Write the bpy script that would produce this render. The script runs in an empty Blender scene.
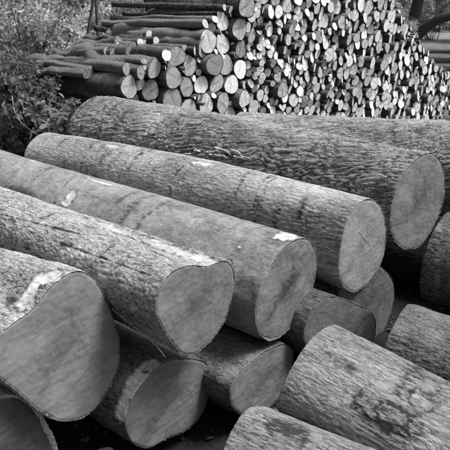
import bpy, math, random
import numpy as np
from mathutils import Matrix, Vector
R_ = math.radians
random.seed(7)
rng = np.random.default_rng(7)
sc = bpy.context.scene
col = sc.collection

# ------------------------------------------------------------------ camera
F0, PITCH, CAMZ = 543.0, R_(22), 2.6
cam = bpy.data.cameras.new('camera'); cam.sensor_width = 36; cam.lens = 36 * F0 / 450
cam.clip_start = 0.05; cam.clip_end = 900
co = bpy.data.objects.new('camera', cam); col.objects.link(co)
co.location = (0, 0, CAMZ); co.rotation_euler = (math.pi / 2 - PITCH, 0, 0)
cam.dof.use_dof = True; cam.dof.focus_distance = 3.6; cam.dof.aperture_fstop = 9.0
sc.camera = co

# ------------------------------------------------------------------ sky, sun, exposure
SUN_EL, SUN_AZ = 60, 88          # azimuth clockwise from +Y (the viewing direction)
w = bpy.data.worlds.new('World'); sc.world = w; w.use_nodes = True
nt = w.node_tree; bg = nt.nodes['Background']
sky = nt.nodes.new('ShaderNodeTexSky'); sky.sky_type = 'NISHITA'; sky.sun_disc = False
sky.sun_elevation = R_(SUN_EL); sky.sun_rotation = R_(SUN_AZ)
sky.air_density = 1.0; sky.dust_density = 4.0
bw = nt.nodes.new('ShaderNodeRGBToBW')          # the photograph is black and white
nt.links.new(sky.outputs[0], bw.inputs[0]); nt.links.new(bw.outputs[0], bg.inputs[0])
bg.inputs[1].default_value = 0.115
sl = bpy.data.lights.new('sun', 'SUN'); sl.energy = 3.3; sl.angle = R_(20); sl.color = (1, 1, 1)
so = bpy.data.objects.new('sun', sl); col.objects.link(so)
sd = Vector((math.sin(R_(SUN_AZ)) * math.cos(R_(SUN_EL)), math.cos(R_(SUN_AZ)) * math.cos(R_(SUN_EL)), math.sin(R_(SUN_EL))))
so.rotation_euler = sd.to_track_quat('Z', 'Y').to_euler()
sc.view_settings.view_transform = 'Standard'; sc.view_settings.look = 'None'
sc.view_settings.gamma = 1; sc.view_settings.exposure = 0.72
sc.view_settings.use_curve_mapping = False

# ------------------------------------------------------------------ small helpers
FW = np.array([0, math.cos(PITCH), -math.sin(PITCH)]); UP = np.array([0, math.sin(PITCH), math.cos(PITCH)])
RT = np.array([1.0, 0, 0]); CAM = np.array([0, 0, CAMZ])
def ray(u, v): return FW + RT * ((u - 225) / F0) - UP * ((v - 225) / F0)
def at(u, v, d): return CAM + ray(u, v) * d
def proj(p):
    q = p - CAM; d = q @ FW
    return 225 + F0 * (q @ RT) / d, 225 - F0 * (q @ UP) / d, d
def at_ground(u, v, Y): return CAM + ray(u, v) * (Y / ray(u, v)[1])
def backdir(az, el=0.0):
    return np.array([-math.sin(R_(az)) * math.cos(R_(el)), math.cos(R_(az)) * math.cos(R_(el)), math.sin(R_(el))])
def sm(a, b, x):
    t = np.clip((x - a) / (b - a), 0, 1); return t * t * (3 - 2 * t)

_perm = np.random.default_rng(3).permutation(256); _perm = np.concatenate([_perm, _perm, _perm]).astype(np.int32)
_g = np.random.default_rng(5).normal(size=(256, 3)); _g /= np.linalg.norm(_g, axis=1)[:, None]
def pn(x, y, z):
    x, y, z = np.broadcast_arrays(x, y, z)
    xi, yi, zi = np.floor(x), np.floor(y), np.floor(z)
    fx, fy, fz = x - xi, y - yi, z - zi
    xi, yi, zi = xi.astype(np.int64) & 255, yi.astype(np.int64) & 255, zi.astype(np.int64) & 255
    s = lambda t: t * t * t * (t * (t * 6 - 15) + 10)
    ux, uy, uz = s(fx), s(fy), s(fz); out = 0
    for a in (0, 1):
        for b in (0, 1):
            for c in (0, 1):
                h = _perm[_perm[_perm[xi + a] + ((yi + b) & 255)] + ((zi + c) & 255)] & 255
                g = _g[h]
                dt = g[..., 0] * (fx - a) + g[..., 1] * (fy - b) + g[..., 2] * (fz - c)
                out = out + dt * (ux if a else 1 - ux) * (uy if b else 1 - uy) * (uz if c else 1 - uz)
    return out * 1.6
def fbm(x, y, z, o=4):
    r = 0; a = 1; t = 0
    for i in range(o):
        r = r + a * pn(x * 2**i + 17 * i, y * 2**i + 5 * i, z * 2**i); t += a; a *= .55
    return r / t

def mesh(name, V, faces, mats, smooth=True, attrs=None, mi=None):
    """V (n,3) array; faces: a list of (k,m) index arrays"""
    me = bpy.data.meshes.new(name)
    V = np.asarray(V, dtype=np.float32)
    me.vertices.add(len(V)); me.vertices.foreach_set('co', V.ravel())
    loops = np.concatenate([f.ravel() for f in faces]).astype(np.int32)
    sizes = np.concatenate([np.full(len(f), f.shape[1]) for f in faces]).astype(np.int32)
    starts = np.concatenate([[0], np.cumsum(sizes)[:-1]]).astype(np.int32)
    me.loops.add(len(loops)); me.loops.foreach_set('vertex_index', loops)
    me.polygons.add(len(sizes)); me.polygons.foreach_set('loop_start', starts)
    if mi is not None: me.polygons.foreach_set('material_index', np.asarray(mi, dtype=np.int32))
    for m in (mats if isinstance(mats, (list, tuple)) else [mats]): me.materials.append(m)
    me.update(calc_edges=True)
    for p in (attrs or {}):
        at_ = me.attributes.new(p, 'FLOAT', 'POINT'); at_.data.foreach_set('value', np.asarray(attrs[p], dtype=np.float32).ravel())
    me.polygons.foreach_set('use_smooth', np.full(len(sizes), smooth))
    me.validate(); return me
def link(name, me, parent=None):
    o = bpy.data.objects.new(name, me); col.objects.link(o)
    if parent: o.parent = parent
    return o
def tag(o, label=None, cat=None, group=None, kind=None):
    for k, v in (('label', label), ('category', cat), ('group', group), ('kind', kind)):
        if v: o[k] = v
    return o
def empty(name, M=None, label=None, cat=None, group=None):
    o = bpy.data.objects.new(name, None); o.empty_display_size = .1; col.objects.link(o)
    if M is not None: o.matrix_world = M
    return tag(o, label, cat, group)
def grid_faces(n, m, wrap=True):
    """n rows of m columns; columns wrap round"""
    i = np.arange(n - 1)[:, None]; j = np.arange(m if wrap else m - 1)[None, :]
    a = i * m + j; b = i * m + (j + 1) % m
    return np.stack([a, b, b + m, a + m], -1).reshape(-1, 4)
def tube(pts, rad, n=8):
    pts = np.asarray(pts, float); k = len(pts); rad = np.broadcast_to(rad, k)
    T = np.gradient(pts, axis=0); T /= np.linalg.norm(T, axis=1)[:, None] + 1e-9
    ref = np.array([0.13, 0.21, 0.97]) if abs(T[0][2]) < .8 else np.array([1, .1, .05])
    A = np.cross(T, ref); A /= np.linalg.norm(A, axis=1)[:, None]; B = np.cross(T, A)
    th = np.linspace(0, 2 * np.pi, n, endpoint=False)
    V = pts[:, None] + rad[:, None, None] * (np.cos(th)[None, :, None] * A[:, None] + np.sin(th)[None, :, None] * B[:, None])
    return V.reshape(-1, 3), grid_faces(k, n)
def merge(parts):
    V = []; Fc = []; o = 0
    for v, f in parts: V.append(v); Fc.append(f + o); o += len(v)
    return np.concatenate(V), np.concatenate(Fc)

# ------------------------------------------------------------------ materials (all greys: the photograph has no colour)
class N:
    def __init__(s, name, rough=.85):
        s.m = bpy.data.materials.new(name); s.m.use_nodes = True; s.t = s.m.node_tree
        s.b = s.t.nodes['Principled BSDF']; s.b.inputs['Roughness'].default_value = rough
        s.b.inputs['Specular IOR Level'].default_value = .25
    def n(s, k, **kw):
        x = s.t.nodes.new('ShaderNode' + k)
        for a, v in kw.items(): setattr(x, a, v)
        return x
    def l(s, a, b): s.t.links.new(a, b)
    def math(s, op, a, b=None, c=None, clamp=False):
        x = s.n('Math', operation=op, use_clamp=clamp)
        for i, v in enumerate((a, b, c)):
            if v is None: continue
            if isinstance(v, (int, float)): x.inputs[i].default_value = v
            else: s.l(v, x.inputs[i])
        return x.outputs[0]
    def noise(s, vec, scale, detail=4, rough=.6, map_=(1, 1, 1), rot=(0, 0, 0), dist=0):
        mp = s.n('Mapping'); mp.inputs['Scale'].default_value = map_; mp.inputs['Rotation'].default_value = rot; s.l(vec, mp.inputs[0])
        x = s.n('TexNoise'); x.inputs['Scale'].default_value = scale; x.inputs['Detail'].default_value = detail
        x.inputs['Roughness'].default_value = rough; x.inputs['Distortion'].default_value = dist
        s.l(mp.outputs[0], x.inputs['Vector']); return x.outputs['Fac']
    def range(s, v, a, b, c, d, smooth=False):
        x = s.n('MapRange'); x.interpolation_type = 'SMOOTHSTEP' if smooth else 'LINEAR'
        s.l(v, x.inputs[0])
        for i, q in enumerate((a, b, c, d)): x.inputs[1 + i].default_value = q
        return x.outputs[0]
    def attr(s, name):
        x = s.n('Attribute'); x.attribute_name = name; return x.outputs['Fac']
    def mix(s, f, a, b):
        return s.math('ADD', s.math('MULTIPLY', s.math('SUBTRACT', 1.0, f), a), s.math('MULTIPLY', f, b))
    def grey(s, v):
        c = s.n('CombineColor')
        for i in range(3): s.l(v, c.inputs[i])
        s.l(c.outputs[0], s.b.inputs['Base Color'])
    def bump(s, h, strength=.5, dist=.01):
        x = s.n('Bump'); x.inputs['Strength'].default_value = strength; x.inputs['Distance'].default_value = dist
        s.l(h, x.inputs['Height']); s.l(x.outputs[0], s.b.inputs['Normal'])
    def obj(s): return s.n('TexCoord').outputs['Object']

def bark_mat(name, lo, hi, stretch=.22, fine=160, bstr=.7, bdist=.006, speck=.25, cell=60, cw=.16, camt=.8, cst=None):
    k = N(name, .9); o = k.obj(); cst = stretch if cst is None else cst
    t = k.attr('tone'); bare = k.attr('bare')
    f1 = k.noise(o, fine, 6, .68, (stretch, 1, 1), dist=.4)
    f2 = k.noise(o, fine * .35, 5, .65, (stretch * 1.4, 1, 1))
    f3 = k.noise(o, 420, 3, .7)
    f4 = k.noise(o, 11, 4, .65)
    def network(scale, width):
        wn = k.n('TexNoise'); wn.inputs['Scale'].default_value = scale * .6; wn.inputs['Detail'].default_value = 4; k.l(o, wn.inputs['Vector'])
        va = k.n('VectorMath', operation='MULTIPLY_ADD'); k.l(wn.outputs['Color'], va.inputs[0])
        va.inputs[1].default_value = (2.2 / scale / max(cst, .15), 1.1 / scale, 1.1 / scale); k.l(o, va.inputs[2])
        mp = k.n('Mapping'); mp.inputs['Scale'].default_value = (cst, 1, 1); k.l(va.outputs[0], mp.inputs[0])
        vo = k.n('TexVoronoi', feature='DISTANCE_TO_EDGE'); vo.inputs['Scale'].default_value = scale; k.l(mp.outputs[0], vo.inputs['Vector'])
        return k.range(vo.outputs['Distance'], 0, width, 1, 0, True)
    n1 = network(cell, cw); n2 = network(cell * 2.3, cw * 1.1)
    gate = k.range(f4, .38, .58, .25, 1, True)
    crack = k.math('MAXIMUM', k.math('MULTIPLY', n1, gate), k.math('MULTIPLY', n2, k.math('MULTIPLY', gate, .6)))
    v = k.math('ADD', t, k.math('MULTIPLY', k.math('SUBTRACT', f1, .5), .95))
    v = k.math('ADD', v, k.math('MULTIPLY', k.math('SUBTRACT', f2, .5), .8))
    v = k.math('ADD', v, k.math('MULTIPLY', k.math('SUBTRACT', f4, .5), .9))
    v = k.math('ADD', v, k.math('MULTIPLY', k.math('SUBTRACT', f3, .5), speck * 2))
    v = k.math('SUBTRACT', v, k.math('MULTIPLY', crack, camt * .55))
    c = k.range(v, 0, 1, lo, hi)
    wv = k.noise(o, 60, 6, .7, (.12, 1, 1)); w2 = k.noise(o, 25, 5, .7)
    wc = k.range(k.math('ADD', wv, k.math('MULTIPLY', k.math('SUBTRACT', w2, .5), .9)), .2, .75, .16, .66)
    k.grey(k.mix(bare, c, wc))
    hsum = k.math('ADD', k.math('MULTIPLY', f1, 1.0), k.math('ADD', k.math('MULTIPLY', f2, 1.5), k.math('MULTIPLY', f3, .35)))
    hsum = k.math('SUBTRACT', hsum, k.math('MULTIPLY', crack, camt * 1.2))
    k.bump(k.math('MULTIPLY', hsum, k.math('SUBTRACT', 1.0, k.math('MULTIPLY', bare, .75))), bstr, bdist)
    return k.m

def end_mat(name, lo, hi, rot=35, heart=.35, rings=30, sawn=.7):
    k = N(name, .8); o = k.obj(); rho = k.attr('rho'); cr = k.attr('crack'); rad = k.attr('ray')
    saw = k.noise(o, 34, 5, .62, (1, .11, 1), (R_(rot), 0, 0), .6)
    saw2 = k.noise(o, 190, 4, .7, (1, .06, 1), (R_(rot + 6), 0, 0))
    blotch = k.noise(o, 6.5, 5, .6, (1, 1, 1), dist=.5)
    fine = k.noise(o, 500, 2, .6)
    w1 = k.noise(o, 9, 3, .5)
    ph = k.math('MULTIPLY', k.math('ADD', rho, k.math('MULTIPLY', w1, .12)), float(rings) * 6.28)
    cx = k.n('CombineXYZ'); k.l(k.math('ADD', k.math('MULTIPLY', rho, float(rings)), k.math('MULTIPLY', w1, float(rings) * .12)), cx.inputs[0]); k.l(k.math('MULTIPLY', blotch, 1.2), cx.inputs[1])
    tn = k.n('TexNoise'); tn.inputs['Scale'].default_value = 1.0; tn.inputs['Detail'].default_value = 3; k.l(cx.outputs[0], tn.inputs['Vector'])
    rg = k.math('SUBTRACT', tn.outputs['Fac'], .5)
    v = k.math('ADD', .55, k.math('MULTIPLY', k.math('SUBTRACT', saw, .5), sawn * .9))
    v = k.math('ADD', v, k.math('MULTIPLY', k.math('SUBTRACT', saw2, .5), sawn * .75))
    saw3 = k.noise(o, 430, 3, .6, (1, .035, 1), (R_(rot + 3), 0, 0)); saw4 = k.noise(o, 260, 4, .75, (1, .3, 1), (R_(rot - 60), 0, 0))
    v = k.math('ADD', v, k.math('MULTIPLY', k.math('SUBTRACT', saw3, .5), .55)); v = k.math('ADD', v, k.math('MULTIPLY', k.math('SUBTRACT', saw4, .5), .5))
    v = k.math('ADD', v, k.math('MULTIPLY', k.math('SUBTRACT', blotch, .5), 1.05))
    v = k.math('ADD', v, k.math('MULTIPLY', rg, .62))
    v = k.math('ADD', v, k.math('MULTIPLY', rad, .09)); bl2 = k.noise(o, 16, 5, .65, (1, .4, 1), (R_(rot), 0, 0), .8); v = k.math('ADD', v, k.math('MULTIPLY', k.math('SUBTRACT', bl2, .5), .55))
    v = k.math('ADD', v, k.math('MULTIPLY', k.math('SUBTRACT', fine, .5), .22))
    hm = k.range(k.math('ADD', rho, k.math('MULTIPLY', k.math('SUBTRACT', blotch, .5), .9)), .1, .55, heart, 0, True)
    v = k.math('SUBTRACT', v, hm)
    rim = k.range(rho, .975, 1.0, 0, .2, True)
    v = k.math('SUBTRACT', v, rim)
    c = k.range(v, 0, 1, lo, hi)
    k.grey(k.mix(k.math('MULTIPLY', cr, .5), c, lo * .4))
    k.bump(k.math('ADD', k.math('ADD', k.math('MULTIPLY', saw3, .5), k.math('ADD', k.math('MULTIPLY', saw2, .6), saw)), k.math('ADD', k.math('MULTIPLY', rg, .12), k.math('MULTIPLY', fine, .25))), .35, .004)
    return k.m

# ------------------------------------------------------------------ the big logs in front
def relief(kind, C, S, x, th, seed):
    """C,S: cos/sin * radius in metres, x along the log. Returns height in metres and tone 0..1"""
    o = seed * 7.3
    lowt = fbm(C / .35 + o, S / .35, x / .5, 3)
    if kind == 'ridge':
        q = x + .22 * pn(C / .4 + o, S / .4, x / .5) + .10 * pn(C / .13 + o, S / .13, x / .2)
        tw = th + .6 * x; Rm = np.sqrt(C * C + S * S)
        c2, s2 = np.cos(tw) * Rm, np.sin(tw) * Rm
        n1 = np.abs(pn(c2 / .028 + o, s2 / .028, q / .10)); n2 = np.abs(pn(c2 / .045 + o + 9, s2 / .045, q / .17 + 4))
        h = np.minimum(sm(0, .34, n1), sm(0, .26, n2))
        f = fbm(c2 / .014 + o, s2 / .014, q / .03, 3)
        md = fbm(c2 / .06 + o, s2 / .06, q / .14, 3); H = .012 * h + .005 * f + .016 * lowt + .010 * md
        T = .34 + .30 * h + .28 * f + .4 * lowt + .22 * md
    elif kind == 'fissure':
        q = x + .08 * pn(C / .2 + o, S / .2, x / .3)
        n1 = np.abs(pn(C / .015 + o, S / .015, q / .07)); n2 = np.abs(pn(C / .026 + o + 3, S / .026, q / .12 + 2))
        h = np.minimum(sm(0, .32, n1), sm(0, .26, n2))
        f = fbm(C / .008 + o, S / .008, q / .02, 2)
        H = .0040 * h + .0015 * f + .012 * lowt
        T = .48 + .28 * h + .16 * f + .5 * lowt
    elif kind == 'smooth':
        f = fbm(C / .05 + o, S / .05, x / .06, 4); f2 = pn(C / .008 + o, S / .008, x / .012)
        H = .003 * f + .008 * lowt + .0007 * f2
        T = .52 + .30 * f + .45 * lowt + .08 * f2 + .18 * pn(C / .004 + o, S / .004, x / .05)
    else:   # plate: rough, broken, mossy
        q = x + .05 * pn(C / .12 + o, S / .12, x / .12)
        n1 = np.abs(pn(C / .018 + o, S / .018, q / .055)); n2 = np.abs(pn(C / .033 + o + 3, S / .033, q / .04 + 2))
        h = np.minimum(sm(0, .3, n1), sm(0, .16, n2))
        f = fbm(C / .02 + o, S / .02, q / .03, 4); g = sm(.1, .5, pn(C / .09 + o, S / .09, x / .15))
        H = .0045 * h + .005 * f + .012 * lowt + .004 * g
        T = .46 + .26 * h + .34 * f + .5 * lowt + .08 * g
    return H, T

def disc(NT, rw, rings, cracks, seed, mat, x0=0.0, flip=False, dish=.004):
    th = np.linspace(0, 2 * np.pi, NT, endpoint=False)
    rho = np.linspace(0.012, 1, rings)[:, None]
    Y = rho * rw[None] * np.cos(th); Z = rho * rw[None] * np.sin(th)
    X = x0 + dish * (pn(Y / .12 + seed, Z / .12, 0 * Y) + .35 * pn(Y / .03 + seed, Z / .03, 0 * Y))
    X = X + sm(.96, 1.0, rho) * .003 * (-1 if flip else 1)
    crk = np.zeros_like(Y); Rm = rw.mean()
    for pl, wd in cracks:
        pl = np.array(pl) * Rm
        for a, b in zip(pl[:-1], pl[1:]):
            ab = b - a; t = np.clip(((Y - a[0]) * ab[0] + (Z - a[1]) * ab[1]) / (ab @ ab), 0, 1)
            dd = np.hypot(Y - a[0] - t * ab[0], Z - a[1] - t * ab[1]) + .004 * pn(Y / .02, Z / .02, 0 * Y + seed)
            crk = np.maximum(crk, 1 - sm(wd * .3, wd, dd))
    X = X + crk * .0018 * (-1 if flip else 1)
    V = np.stack([X, Y, Z], -1).reshape(-1, 3)
    ray_ = pn(np.cos(th) * 9 + seed, np.sin(th) * 9, rho * 2.5) + .6 * pn(np.cos(th) * 26, np.sin(th) * 26 + seed, rho * 5)
    V = np.vstack([V, [V[:NT, 0].mean(), 0, 0]]); c = len(V) - 1
    g = grid_faces(rings, NT); tri = np.stack([np.full(NT, c), (np.arange(NT) + 1) % NT, np.arange(NT)], -1)
    if not flip: g = g[:, ::-1]; tri = tri[:, ::-1]
    else: tri = tri
    at_ = {'rho': np.append(np.broadcast_to(rho, Y.shape), 0), 'crack': np.append(crk, 0), 'ray': np.append(ray_ * np.broadcast_to(sm(0.12, .75, rho), Y.shape), 0)}
    return mesh('cut_end', V, [g, tri], mat, True, at_)

def big_log(name, label, c, d, az, el, L, kind, bark, endm, seed, outline=None, R=None, ca=0, toward=False,
            taper=.95, NT=300, NX=380, spots=(), bands=0, bandx=None, barkth=.009, cracks=(), shape=1.0, group=None, bend=0, ringw=None, NXp=1.0, rag=.0035, bulge=0, amp=1.0):
    X = backdir(az, el)
    if toward: X = -X
    Y = np.cross([0, 0, 1], X); Y /= np.linalg.norm(Y); Z = np.cross(X, Y)
    C = at(c[0], c[1], d)
    nrm = backdir(az + ca, 0)
    th = np.linspace(0, 2 * np.pi, NT, endpoint=False)
    if outline:
        pts = []
        for (u, v) in outline:
            r = ray(u, v); t = ((C - CAM) @ nrm) / (r @ nrm); p = CAM + r * t - C
            pts.append((p @ Y, p @ Z))
        pts = np.array(pts)
        a_, b_ = pts, np.roll(pts, -1, 0); cr = a_[:, 0] * b_[:, 1] - a_[:, 1] * b_[:, 0]
        cen = ((a_ + b_) * cr[:, None]).sum(0) / (3 * cr.sum())
        pts -= cen; C = C + Y * cen[0] + Z * cen[1]
        C = C + X * (((CAM - CAM) @ X))
        # dense polar resample
        dn = np.concatenate([np.linspace(p, q, 24, endpoint=False) for p, q in zip(pts, np.roll(pts, -1, 0))])
        ang = np.arctan2(dn[:, 1], dn[:, 0]) % (2 * np.pi); rr = np.hypot(dn[:, 0], dn[:, 1]); o = np.argsort(ang)
        r0 = np.interp(th, ang[o], rr[o], period=2 * np.pi)
        kk = np.exp(-.5 * (np.arange(-12, 13) / 4.0) ** 2); kk /= kk.sum()
        r0 = np.convolve(np.concatenate([r0[-12:], r0, r0[:12]]), kk, 'valid')
        print('LOG', label[:34], 'w %.2f h %.2f' % (np.ptp(pts[:, 0]), np.ptp(pts[:, 1])), 'C', C.round(2))
    else:
        r0 = R * (1 + .05 * np.cos(2 * th + seed) + .03 * np.cos(3 * th + 2 * seed) + .02 * np.sin(5 * th + seed))
    Rm = math.sqrt((r0 ** 2).mean())
    rb = Rm * (1 + .035 * np.cos(2 * th + seed * 1.7) + .025 * np.cos(3 * th - seed) + .012 * np.sin(5 * th)) * shape
    x = (np.linspace(0, 1, NX) ** NXp * L)[:, None]
    wq = sm(0, L * .55, x)
    r = (r0[None] * (1 - wq) + rb[None] * wq) * (1 + (taper - 1) * x / L) * (1 + bulge * np.sin(math.pi * np.clip(x / L, 0, 1)))
    Cc, Ss = np.cos(th)[None] * Rm, np.sin(th)[None] * Rm
    H, T = relief(kind, Cc + 0 * x, Ss + 0 * x, x + 0 * th[None], th[None] + 0 * x, seed)
    H = H * amp
    edge = sm(0, .03, x) * sm(0, .03, L - x)
    rr_ = np.random.default_rng(int(seed * 10))
    bx = list(bandx or []) + [rr_.uniform(.1, L) for _ in range(bands)]
    for k, b0 in enumerate(bx):
        xw = x + .035 * np.sin(th[None] * 1 + k * 2.1) + .03 * pn(Cc / .15 + k, Ss / .15, x / .3) + .012 * pn(Cc / .03 + k, Ss / .03, x / .05)
        wd = rr_.uniform(.006, .03); m = np.exp(-((xw - b0) / wd) ** 2)
        m = m * sm(-.35, .25, pn(Cc / .12 + 3 * k, Ss / .12, x / .2 + seed))
        ba = rr_.uniform(.12, .5) if k >= len(bandx or []) else .42; m = m * np.clip(.75 + 1.3 * pn(Cc / .018 + k, Ss / .018, x / .04) + .7 * pn(Cc / .006, Ss / .006 + k, x / .02), 0, 1.3); T = T - ba * m; H = H - .006 * ba * m
    bare = np.zeros_like(T)
    off = .02 * bend * np.sin(math.pi * x / L)
    def world(H_):
        rr = (r + (H_ - .006) * 1.0)
        Yl = rr * np.cos(th)[None]; Zl = rr * np.sin(th)[None] + off + 0 * th[None]
        shear = -math.tan(R_(ca)) if not toward else 0
        cut = sm(0, 1, 1 - x / .5)
        return x + shear * Yl * cut, Yl, Zl
    Xl, Yl, Zl = world(H)
    if spots:
        W = C + Xl[..., None] * X + Yl[..., None] * Y + Zl[..., None] * Z
        rel = W - CAM; dd = rel @ FW; pu = 225 + F0 * (rel @ RT) / dd; pv = 225 - F0 * (rel @ UP) / dd
        nv = np.cos(th)[:, None] * Y + np.sin(th)[:, None] * Z
        facing = (rel * nv[None]).sum(-1) < -.02
        for (u, v, lx, ls, typ, amt) in spots:
            e = (pu - u) ** 2 + (pv - v) ** 2 + np.where(facing, 0, 1e6); i, j = np.unravel_index(np.argmin(e), e.shape)
            ds = (np.angle(np.exp(1j * (th - th[j])))[None] * Rm) / ls; dx = (x - x[i, 0]) / lx
            q = np.hypot(ds, dx) + .45 * pn(Cc / .045 + u, Ss / .045, x / .045) + .25 * pn(Cc / .012 + u, Ss / .012, x / .012)
            m = 1 - sm(.8, 1.05, q)
            ms_ = 1 - sm(.3, 1.25, q + .25 * pn(Cc / .02 + v, Ss / .02, x / .03))
            if typ == 'line':
                ab = np.array([lx - u, ls - v], float); t_ = np.clip(((pu - u) * ab[0] + (pv - v) * ab[1]) / (ab @ ab), 0, 1)
                dl = np.hypot(pu - u - t_ * ab[0], pv - v - t_ * ab[1]) + 1.1 * pn(pu / 9, pv / 9, 0 * pu + seed)
                m = (1 - sm(.3, 1.3, np.abs(dl))) * facing; T = T - amt * m; H = H - .002 * m
            elif typ == 'bare': bare = np.maximum(bare, m * amt); rim_ = (sm(.62, .92, q) - sm(.95, 1.3, q)); H = H * (1 - .8 * m) - .007 * m + .004 * rim_; T = T - .3 * rim_
            elif typ == 'dark': T = T - .6 * amt * ms_ * (1 + .5 * pn(Cc / .01, Ss / .01, x / .02)); H = H - .002 * ms_
            elif typ == 'light': T = T + amt * ms_
            elif typ == 'burl': H = H + .005 * m * (1 + .9 * pn(Cc / .03, Ss / .03, x / .03)) * .5; T = T - .05 * m - .4 * (sm(.75, .95, q) - sm(1.0, 1.3, q))
    rg_ = rag * (pn(Cc / .02 + seed, Ss / .02, x * 0) + .5 * pn(Cc / .006 + seed, Ss / .006, x * 0))
    Xl, Yl, Zl = world(H * (.35 + .65 * edge))
    Xl = Xl + rg_ * (1 - sm(0, .02, x)) - rg_ * (1 - sm(0, .02, L - x))
    # bark rims turned inwards at both ends
    rw = np.maximum(r[0] + H[0] * .35 - .006 - (barkth if ringw is None else ringw(th)) * (1 + (.8 if ringw is None else .12) * pn(np.cos(th) * 3 + seed, np.sin(th) * 3, 0 * th) + (.5 if ringw is None else .08) * pn(np.cos(th) * 11 + seed, np.sin(th) * 11, 0 * th)), .05)
    rw2 = r[-1] - .012
    sh = -math.tan(R_(ca)) if not toward else 0
    def ring(rad, x0, zo=0.0): return np.stack([x0 + 0 * th, rad * np.cos(th), rad * np.sin(th) + zo], -1)
    body = np.stack([Xl, Yl, Zl], -1)
    i0 = ring(rw, .004); i0[:, 0] += sh * i0[:, 1]
    i1 = ring(rw * .985, .02); i1[:, 0] += sh * i1[:, 1]
    ia = ring(r[0] + H[0] * .35 - .009, .0005); ia[:, 0] += sh * ia[:, 1] + rg_[0] * .6 if rg_.ndim > 1 else sh * ia[:, 1]
    V = np.concatenate([i1, i0, ia, body.reshape(-1, 3), ring(rw2, L - .004), ring(rw2 * .97, L - .02)])
    nr = NX + 5
    pad = lambda A, v: np.concatenate([np.full((3, NT), v), A, np.full((2, NT), v)])
    T = pad(np.clip(T, .02, 1.05), .2); T[1:3] = .25; bare = pad(bare, 0)
    if ringw is not None:
        bare[:4] = .9
    g = grid_faces(nr, NT)
    if not toward: pass
    M = Matrix(((X[0], Y[0], Z[0], C[0]), (X[1], Y[1], Z[1], C[1]), (X[2], Y[2], Z[2], C[2]), (0, 0, 0, 1)))
    root = empty(name, M, label, 'log', group)
    link('bark', mesh('bark', V, [g[:, ::-1]], bark, True, {'tone': T.ravel(), 'bare': bare.ravel()}), root)
    me = disc(NT, rw + .0015, 120 if not toward else 12, cracks, seed, endm)
    if sh:
        a = np.empty(len(me.vertices) * 3, dtype=np.float32); me.vertices.foreach_get('co', a); a = a.reshape(-1, 3); a[:, 0] += sh * a[:, 1]
        me.vertices.foreach_set('co', a.ravel()); me.update()
    link('cut_end', me, root)
    link('cut_end', disc(NT, rw2 + .001, 12, (), seed + 1, endm, x0=L, flip=True), root)
    return root, (C, X, Y, Z, Rm)

B_ridge = bark_mat('ridged_bark', .05, .46, .25, 120, .8, .007, cell=26, cw=.17, camt=.75, cst=.24)
B_fiss = bark_mat('fissured_bark', .04, .50, .16, 190, .65, .005, cell=75, cw=.17, camt=.7, cst=.16)
B_smooth = bark_mat('smooth_bark', .07, .37, .5, 130, .55, .004, .3, cell=62, cw=.12, camt=.45, cst=.5)
B_plate = bark_mat('rough_bark', .035, .56, .18, 150, .8, .006, .3, cell=48, cw=.16, camt=.8, cst=.2)
B_black = bark_mat('shaded_bark', .008, .08, .3, 130, .9, .008, cell=40, cw=.2, camt=.8, cst=.35)  # near-black bark, the shade of the gaps put into its colour
B_front = bark_mat('furrowed_bark', .03, .38, .16, 170, .7, .005, cell=60, cw=.17, camt=.8, cst=.2)
B_dark = bark_mat('dark_bark', .018, .21, .3, 130, .9, .008, cell=40, cw=.2, camt=.8, cst=.35)  # darker bark tone for the low and right-hand logs
E_A = end_mat('weathered_sawn_wood', .08, .28, 62, .34)
E_B = end_mat('pale_sawn_wood', .13, .33, 70, .16)
E_C = end_mat('stained_sawn_wood', .035, .25, 62, .40)
E_D = end_mat('ringed_sawn_wood', .065, .22, 78, .34, 36)
E_E = end_mat('streaked_sawn_wood', .075, .235, 28, .26, 26, .7)
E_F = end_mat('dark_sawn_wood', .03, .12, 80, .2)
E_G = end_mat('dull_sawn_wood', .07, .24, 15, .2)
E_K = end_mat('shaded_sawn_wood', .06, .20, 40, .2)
GRP = 'big sawn logs heaped in the foreground'

OA = [(433, 151.7), (441, 159), (446, 173), (446.5, 196), (441.7, 213), (431.7, 233.3), (420, 249), (405, 250.7), (395, 243), (389.8, 226), (391, 207), (396, 190), (403.3, 175), (414, 161), (424.5, 153.5)]
big_log('back_log', 'thickest foreground log with deep ridged bark, lying farthest back against the stack of thin logs', (418, 202), 4.3, 52, 0, 3.9, 'ridge', B_ridge, E_A, 1.3, OA, ca=-15,
        taper=1.07, shape=1.16, NT=340, NX=520, bands=10, bandx=[.9, 1.25, 2.1, 2.6], cracks=[([(.12, .9), (.13, .6), (.2, .4), (.14, .2), (.08, .0), (.16, -.2), (.25, -.35)], .0045)], spots=[(102, 96, .14, .07, 'bare', 1), (413, 145, .12, .04, 'bare', .9), (150, 118, .2, .15, 'light', .2)])
OB = [(368, 197.5), (375, 199.5), (383, 208.3), (387.5, 229), (385.6, 251.8), (379.2, 270.7), (366, 287), (354, 294), (343.3, 288.5), (338.6, 276.3), (338.2, 261), (341, 240.4), (347.1, 219.7), (356.6, 203.6)]
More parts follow.
